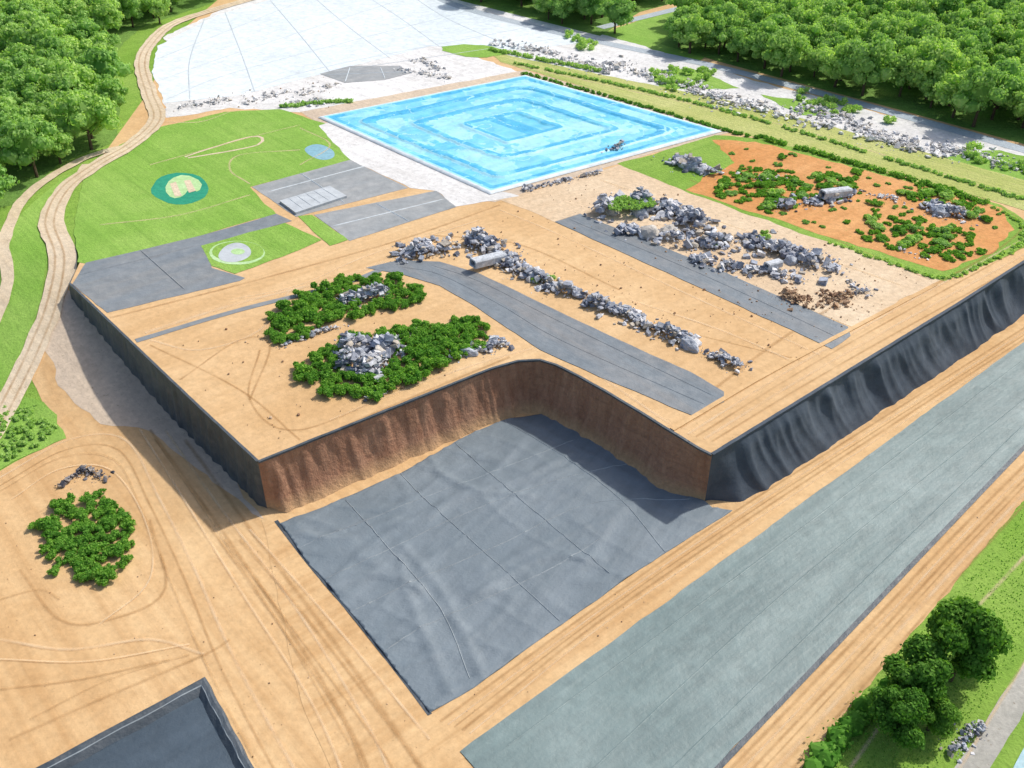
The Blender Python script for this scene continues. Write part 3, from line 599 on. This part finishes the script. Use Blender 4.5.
finish('loose_stones',me,M['rockbrown'],kind='stuff',label="loose stones scattered over bare sand",cat="stones")
def boulder(p,sx,sy,sz,mat,label,z=ZP):
    x,y=G(*p,z); sd=rng.uniform(0,50); V=[]
    for v in JV:
        k=1+.35*noise.noise(Vector((v[0]*1.2+sd,v[1]*1.2,v[2]*1.2)))+.2*abs(noise.noise(Vector((v[0]*3+sd,v[1]*3,v[2]*3))))
        V.append((v[0]*sx*k,v[1]*sy*k,max(-.2,v[2])*sz*k))
    me=bpy.data.meshes.new('boulder'); me.from_pydata(V,[],JF.tolist()); o=finish('boulder',me,mat,label=label,cat="boulder"); o.location=(x,y,z+.1); o.rotation_euler[2]=rng.uniform(0,3); return o
for p,a,b,c_,m_ in [((650,236),1.5,1.1,1.2,'rockpale'),((667,236),1.4,1.1,1.3,'rockpale'),((640,215),1.1,.9,1.0,'boulder'),((689,346),1.3,.8,.9,'boulder'),((613,214),.9,.8,1.0,'rockpale'),
 ((790,262),.9,.7,.7,'boulder'),((688,168),1.5,.9,.9,'boulder'),((703,172),1.2,.9,.8,'boulder'),((380,357),.9,.7,1.1,'rockpale'),((360,358),.7,.6,1.0,'boulder'),((468,354),1.0,.5,.6,'boulder'),((940,214),1.2,.9,.9,'boulder'),((602,306),.8,.6,.7,'boulder')]:
    boulder(p,a,b,c_,M[m_],"large rounded %s boulder resting on rubble"%("pale grey" if m_=='rockpale' else "blue grey"))
def culvert(p,L,w,hh,ang,label):
    bm=bmesh.new(); x,y=G(*p)
    o=[(-w/2,0),(w/2,0),(w/2,hh*.8),(w*.36,hh),(-w*.36,hh),(-w/2,hh*.8)]; t=.2
    inn=[(-w/2+t,t),(w/2-t,t),(w/2-t,hh*.75),(w*.3,hh-t),(-w*.3,hh-t),(-w/2+t,hh*.75)]
    R=[]
    for xx in (-L/2,L/2):
        R.append(([bm.verts.new((xx,a,b)) for a,b in o],[bm.verts.new((xx,a,b)) for a,b in inn]))
    n=6
    for i in range(n):
        j=(i+1)%n
        bm.faces.new((R[0][0][i],R[0][0][j],R[1][0][j],R[1][0][i])); bm.faces.new((R[0][1][i],R[1][1][i],R[1][1][j],R[0][1][j]))
        for k in (0,1): bm.faces.new((R[k][0][i],R[k][1][i],R[k][1][j],R[k][0][j]))
    bmesh.ops.recalc_face_normals(bm,faces=bm.faces[:]); bmesh.ops.bevel(bm,geom=bm.edges[:],offset=.04,segments=1,affect='EDGES')
    ob=bm_obj(bm,'culvert_section',M['boulder'],label=label,cat="concrete culvert"); ob.location=(x,y,ZP+.35); ob.rotation_euler=(0,.1,ang); return ob
culvert((488,266),4.6,1.3,1.0,.65,"grey hollow concrete culvert section lying on rubble")
culvert((834,199),4.8,1.3,1.1,.45,"grey hollow concrete culvert section on rocks and orange soil")
culvert((772,270),2.4,1.0,.8,.6,"short grey concrete culvert section on rock heap")
# ---------------------------------------------------------------- vegetation
def leaves(clumps,per,ls,core=True,seed=0):
    r=np.random.default_rng(seed); V=[];Fs=[];c=0
    for (x,y,z,rx,rz) in clumps:
        n=max(6,int(per)); d=r.normal(size=(n,3)); d[:,2]=np.where(d[:,2]<-.5,-d[:,2],d[:,2]); d/=np.linalg.norm(d,axis=1)[:,None]
        R=np.array([rx,rx,rz]); pos=np.array([x,y,z])+d*R*r.uniform(.72,1.16,(n,1))
        nr=d+r.normal(size=(n,3))*.45; nr/=np.linalg.norm(nr,axis=1)[:,None]
        t=np.cross(nr,r.normal(size=(n,3))); t/=np.linalg.norm(t,axis=1)[:,None]; b=np.cross(nr,t)
        s=ls*r.uniform(.55,1.25,(n,1)); t=t*s*.5; b=b*s*.38
        q=np.stack([pos-t,pos-b*1.0,pos+t,pos+b],axis=1).reshape(-1,3); V.append(q)
        Fs+= (np.arange(4*n).reshape(n,4)+c).tolist(); c+=4*n
    if core:
        for (x,y,z,rx,rz) in clumps:
            v=IV*np.array([rx,rx,rz])*.8*(1+r.uniform(-.15,.15,(len(IV),1)))+np.array([x,y,z]); V.append(v); Fs+=(IF+c).tolist(); c+=len(IV)
    return np.concatenate(V).tolist(),Fs
def crown_mesh(seed,R,H,z0,per,ls,nc,mat):
    r=np.random.default_rng(seed); cl=[]
    for i in range(nc):
        a=r.uniform(0,6.28); u=r.uniform(-.85,1); rr=math.sqrt(max(0,1-u*u))*r.uniform(.45,.85)
        k=r.uniform(.22,.36)*R
        cl.append((math.cos(a)*rr*R,math.sin(a)*rr*R,z0+H*.5+u*H*.36,k,k*.8))
    cl.append((0,0,z0+H*.5,R*.55,H*.36)); V,Fs=leaves(cl,per,ls,True,seed+5)
    me=bpy.data.meshes.new('crown'); me.from_pydata(V,[],Fs); me.materials.append(mat); return me
def trunk_mesh(seed,hh,r0):
    r=random.Random(seed); bm=bmesh.new()
    def limb(a,b,ra,rb):
        d=(b-a); q=d.to_track_quat('Z','Y'); R=[]
        for k in range(4):
            t=k/3; p=a.lerp(b,t)+Vector((r.uniform(-.05,.05),r.uniform(-.05,.05),0)); rad=ra+(rb-ra)*t
            R.append([bm.verts.new(p+q@Vector((math.cos(i*math.pi/4)*rad,math.sin(i*math.pi/4)*rad,0))) for i in range(8)])
        for k in range(3):
            for i in range(8): bm.faces.new((R[k][i],R[k][(i+1)%8],R[k+1][(i+1)%8],R[k+1][i]))
    limb(Vector((0,0,-.1)),Vector((.1,0,hh)),r0,r0*.5)
    for i in range(5):
        a=i*1.26+r.uniform(-.3,.3); z=hh*(.45+.1*i); limb(Vector((0,0,z)),Vector((math.cos(a)*hh*.35,math.sin(a)*hh*.35,z+hh*.35)),r0*.45,r0*.12)
    me=bpy.data.meshes.new('trunk'); bm.to_mesh(me); bm.free(); me.materials.append(M['bark']); return me
kinds=[(crown_mesh(20+i,3.3+.2*i,5.8+.35*i,.9,95,.50,22,M['leaf']),trunk_mesh(i,3.6,.25)) for i in range(6)]
def tree(x,y,z,s,kind,label,rot,group=None):
    e=bpy.data.objects.new('tree',None); e.empty_display_size=.5; COL.objects.link(e); e.location=(x,y,z); e.rotation_euler[2]=rot; e.scale=(s,s,s*random.uniform(.88,1.2))
    e['label']=label; e['category']="tree"
    if group: e['group']=group
    for nm,me in (('crown',kind[0]),('trunk',kind[1])):
        o=bpy.data.objects.new(nm,me); COL.objects.link(o); o.parent=e
FP=[[(-60,238),(15,205),(60,166),(112,143),(120,110),(110,60),(140,32),(215,3),(300,-40),(300,-75),(-300,-75),(-160,230)],
    [(450,-5),(560,24),(615,34),(640,8),(700,-6),(760,-27),(700,-60),(380,-60)],
    [(655,46),(700,58),(800,82),(900,110),(1024,143),(1130,172),(1250,60),(1100,-60),(780,-60),(760,-18),(690,18)]]
cand=[]
sp=5.6
for iy in range(int(110/ (sp*.87)),int(300/(sp*.87))):
    for ix in range(-40,41):
        x=(ix+.5*(iy%2))*sp+random.uniform(-1.3,1.3); y=iy*sp*.87+random.uniform(-1.3,1.3); z=h(x,y) if x<-20 else ZP
        p=PX(x,y,z)
        if any(inpoly(p,f) for f in FP) and -60<p[0]<1090: cand.append((math.hypot(x,y),x,y,z))
cand.sort(); print("TREES",len(cand))
GT="broadleaf trees of the dense wood"
for i,(d,x,y,z) in enumerate(cand[:292]):
    tree(x,y,z,random.uniform(.75,1.15),kinds[i%6],"leafy green broadleaf tree standing in dense wood",random.uniform(0,6.28),GT)
if len(cand)>292:
    cl=[]
    for d,x,y,z in cand[292:]:
        for k in range(6):
            cl.append((x+random.uniform(-2.3,2.3),y+random.uniform(-2.3,2.3),z+4+random.uniform(0,3.6),1.5,1.3))
    V,Fs=leaves(cl,40,.8,True,99); me=bpy.data.meshes.new('distant_wood'); me.from_pydata(V,[],Fs); finish('distant_wood',me,M['leaf'],kind='stuff',label="far dense green wood beyond the road",cat="wood")
nk=[(crown_mesh(70+i,2.8,5.2,.7,420,.30,24,M['leafn']),trunk_mesh(40+i,3.2,.22)) for i in range(3)]
for (p,s,k) in [((950,680),1.1,0),((914,704),1.0,1),((972,662),.6,2),((895,738),.8,2),((928,730),.65,0)]:
    x,y=G0(*p); tree(x,y,0,s,nk[k],"dark green leafy tree on a grass bank beside liner",k*1.3)
def shrub_mesh(seed,R,H,mat,per=75,ls=.26,nc=9):
    r=np.random.default_rng(seed); cl=[]
    for i in range(nc):
        a=r.uniform(0,6.28); q=r.uniform(.1,.8)*R; k=r.uniform(.22,.42)*R; cl.append((math.cos(a)*q,math.sin(a)*q,H*r.uniform(.25,.7),k,k*.8))
    V,Fs=leaves(cl,per,ls,True,seed); me=bpy.data.meshes.new('shrub'); me.from_pydata(V,[],Fs); me.materials.append(mat); return me
SH=[shrub_mesh(200+i,1.25,1.0,M['leafd']) for i in range(6)]
SL=[shrub_mesh(300+i,1.35,1.0,M['leaf'],ls=.34) for i in range(3)]
def shrubs(polys,spacing,label,group,z=ZP,s0=.7,s1=1.15,thin=1.0,holes=(),meshes=None,stuff=None,zs=1.0):
    n=0; meshes=meshes or SH; cl=[]
    for A in polys:
        W=[G(*p,z) for p in A]; x0=min(p[0] for p in W);x1=max(p[0] for p in W);y0=min(p[1] for p in W);y1=max(p[1] for p in W)
        x=x0
        while x<x1:
            y=y0
            while y<y1:
                q=(x+random.uniform(-.4,.4)*spacing,y+random.uniform(-.4,.4)*spacing)
                if inpoly(q,W) and random.random()<thin and not any(inpoly(q,[G(*p,z) for p in H]) for H in holes):
                    s=random.uniform(s0,s1); n+=1
                    if stuff:
                        for k in range(5): cl.append((q[0]+random.uniform(-.8,.8)*s,q[1]+random.uniform(-.8,.8)*s,z+random.uniform(.2,.6)*s*zs,.45*s,.4*s*zs))
                    else:
                        o=bpy.data.objects.new('shrub',meshes[n%len(meshes)]); COL.objects.link(o); o.location=(q[0],q[1],z); o.scale=(s,s,s*zs*random.uniform(.8,1.3)); o.rotation_euler[2]=random.uniform(0,6)
                        o['label']=label; o['category']="shrub"; o['group']=group
                y+=spacing
            x+=spacing
    if stuff:
        V,Fs=leaves(cl,45,.3,True,5); me=bpy.data.meshes.new('undergrowth'); me.from_pydata(V,[],Fs); finish('undergrowth',me,stuff,kind='stuff',label=label,cat="undergrowth")
    print("SHRUBS",group,n)
shrubs([[(270,342),(271,318),(303,294),(358,277),(400,279),(428,294),(418,306),(375,313),(325,328),(288,346)],
        [(297,364),(320,350),(360,338),(420,325),(465,319),(488,329),(486,343),(448,364),(408,389),(380,401),(346,402),(309,391)]],1.12,"dense dark green shrub among rocks on sand","shrubs around the rock heaps",s0=.55,s1=.9,
  holes=[[(342,306),(350,297),(375,291),(388,292),(386,299),(372,304)],[(344,366),(344,350),(372,342),(392,351),(384,372),(362,380)]])
shrubs([[(36,530),(60,500),(100,492),(132,518),(137,555),(105,585),(55,572)]],1.0,"dense dark green shrub on bare sand","shrubs on bare sand",z=0.02,s0=.5,s1=.8)
shrubs([[(-20,420),(20,403),(42,408),(60,438),(28,452),(-20,472)]],1.0,"low green undergrowth in roadside grass","",z=.0,s0=.3,s1=.5,stuff=M['leaf'])
shrubs([[(715,185),(745,172),(800,178),(845,172),(850,186),(800,198),(770,208),(735,198)],[(780,158),(800,152),(800,162),(785,165)],[(855,222),(880,215),(915,228),(960,236),(975,250),(940,256),(880,240)],[(900,195),(925,188),(960,195),(965,206),(930,205)],[(862,205),(878,202),(880,215),(868,218)],
   [(1000,222),(985,215),(960,212),(975,222)]],2.1,"green shrub on orange soil","shrubs on orange soil",thin=.85,s0=.6,s1=1.1,meshes=SL+SH[:3],zs=.7)
shrubs([[(705,188),(745,166),(800,172),(860,170),(860,190),(800,204),(770,214),(725,202)],[(845,222),(880,208),(925,222),(975,232),(985,255),(940,262),(870,244)],[(890,196),(925,182),(975,195),(975,210),(930,208)]],1.3,"low spreading green plants on orange soil","",thin=.6,s0=.4,s1=.8,stuff=M['leafd'],zs=.6)
shrubs([[(700,240),(725,240),(722,252),(703,252)],[(750,233),(770,232),(772,240),(755,240)],[(525,278),(545,276),(555,284),(535,288)]],1.7,"green shrub growing beside rock heap","shrubs by the rock heaps",s0=.4,s1=.8,meshes=SL)
shrubs([[(606,204),(625,197),(650,198),(652,206),(630,212),(610,210)]],.8,"bright green plants covering top of rock heap","",z=ZP+1.1,s0=.45,s1=.6,stuff=M['leaf'],zs=.8)
shrubs([[(645,78),(690,66),(750,85),(720,95),(670,92)],[(780,88),(830,100),(900,122),(880,128),(810,108)],[(560,32),(600,45),(580,50)],[(960,145),(1040,165),(1040,180),(940,160)]],2.6,"light green undergrowth beside the grey road","",thin=.8,s0=.8,s1=1.5,stuff=M['leaf'])
shrubs([[(700,190),(740,165),(720,145),(760,145),(900,185),(1000,212),(1000,240),(940,262),(800,222)]],2.2,"sparse green weeds on orange soil","",thin=.45,s0=.25,s1=.6,stuff=M['leaf'],zs=.6)
def hedge(path,w,hh,mat,label,z=ZP,gap=.0,ls=.36):
    P=resample(path,.6); cl=[]
    for p in P:
        if N3(p[0]*.3,p[1]*.3,6)<gap-.5: continue
        k=w*random.uniform(.3,.6); cl.append((p[0]+random.uniform(-.3,.3),p[1]+random.uniform(-.3,.3),z+hh*.3,k,hh*random.uniform(.4,.65)))
    V,Fs=leaves(cl,30,ls,True,int(abs(path[0][0])*10)); me=bpy.data.meshes.new('hedge'); me.from_pydata(V,[],Fs); finish('hedge',me,mat,label=label,cat="hedge")
hedge(g5([(515,64),(640,90),(760,121),(900,163),(1050,208)]),.9,.5,M['leaf'],"long low green hedge along yellow grass verge")
hedge(g5([(525,74),(640,106),(740,135),(765,138)]),.9,.5,M['leafd'],"long low green hedge beside the pond")
hedge(g5([(765,140),(850,163),(930,186),(985,204)]),1.3,.7,M['leafd'],"low green hedge bordering the orange soil field")
hedge(g5([(985,204),(1018,222),(1022,242),(992,260),(945,278),(900,266),(830,243)]),.6,.3,M['leaf'],"low green hedge curving around orange soil",gap=.3)
hedge(g5([(490,50),(560,64),(600,72)]),1.2,.8,M['leaf'],"short green hedge beside pale gravel")
hedge(g5([(280,108),(320,104),(350,102)]),1.2,.7,M['leaf'],"ragged green bush row beside the blue pond")
hedge(g0([(815,768),(850,728),(890,690)]),2.2,1.2,M['leafd'],"ragged green bush row on the grass bank",z=0,ls=.3)
V=[];Fs=[];c=0
def tufts(A,n,z,s):
    global c
    x0=min(p[0] for p in A);x1=max(p[0] for p in A);y0=min(p[1] for p in A);y1=max(p[1] for p in A)
    for i in range(n):
        q=(rng.uniform(x0,x1),rng.uniform(y0,y1))
        if not inpoly(q,A): continue
        x,y=GL(*q) if z is None else G(*q,z); zz=h(x,y) if z is None else z
        for k in range(3):
            a=rng.uniform(0,6.28); dx,dy=math.cos(a)*s*.5,math.sin(a)*s*.5; lx,ly=rng.uniform(-.3,.3,2)*s
            V.extend([(x-dx,y-dy,zz),(x+dx,y+dy,zz),(x+lx,y+ly,zz+s*rng.uniform(.5,1))]); Fs.append((c,c+1,c+2)); c+=3
tufts([(1030,505),(905,650),(800,775),(930,775),(1030,640)],5000,0.0,.13)
me=bpy.data.meshes.new('grass_tufts'); me.from_pydata(V,[],Fs); finish('grass_tufts',me,M['leaf'],kind='stuff',label="rough grass tufts on banks and verges",cat="grass")
# ---------------------------------------------------------------- light
EL=math.radians(48); sd=Vector((.80*math.cos(EL),.60*math.cos(EL),math.sin(EL)))
w=bpy.data.worlds.new("World"); sc.world=w; w.use_nodes=True; nt=w.node_tree
skn=nt.nodes.new('ShaderNodeTexSky'); skn.sky_type='NISHITA'; skn.sun_disc=False; skn.sun_elevation=EL; skn.sun_rotation=math.atan2(.8,.6); skn.dust_density=3.0
bg=nt.nodes['Background']; bg.inputs[1].default_value=.15; nt.links.new(skn.outputs[0],bg.inputs[0])
l=bpy.data.lights.new('sun','SUN'); l.energy=3.7; l.angle=math.radians(1.5); l.color=(1,.955,.88)
lo=bpy.data.objects.new('sun',l); COL.objects.link(lo); lo.rotation_euler=sd.to_track_quat('Z','Y').to_euler(); lo.location=(50,50,100)
sc.view_settings.view_transform='Standard'; sc.view_settings.look='None'; sc.view_settings.exposure=0
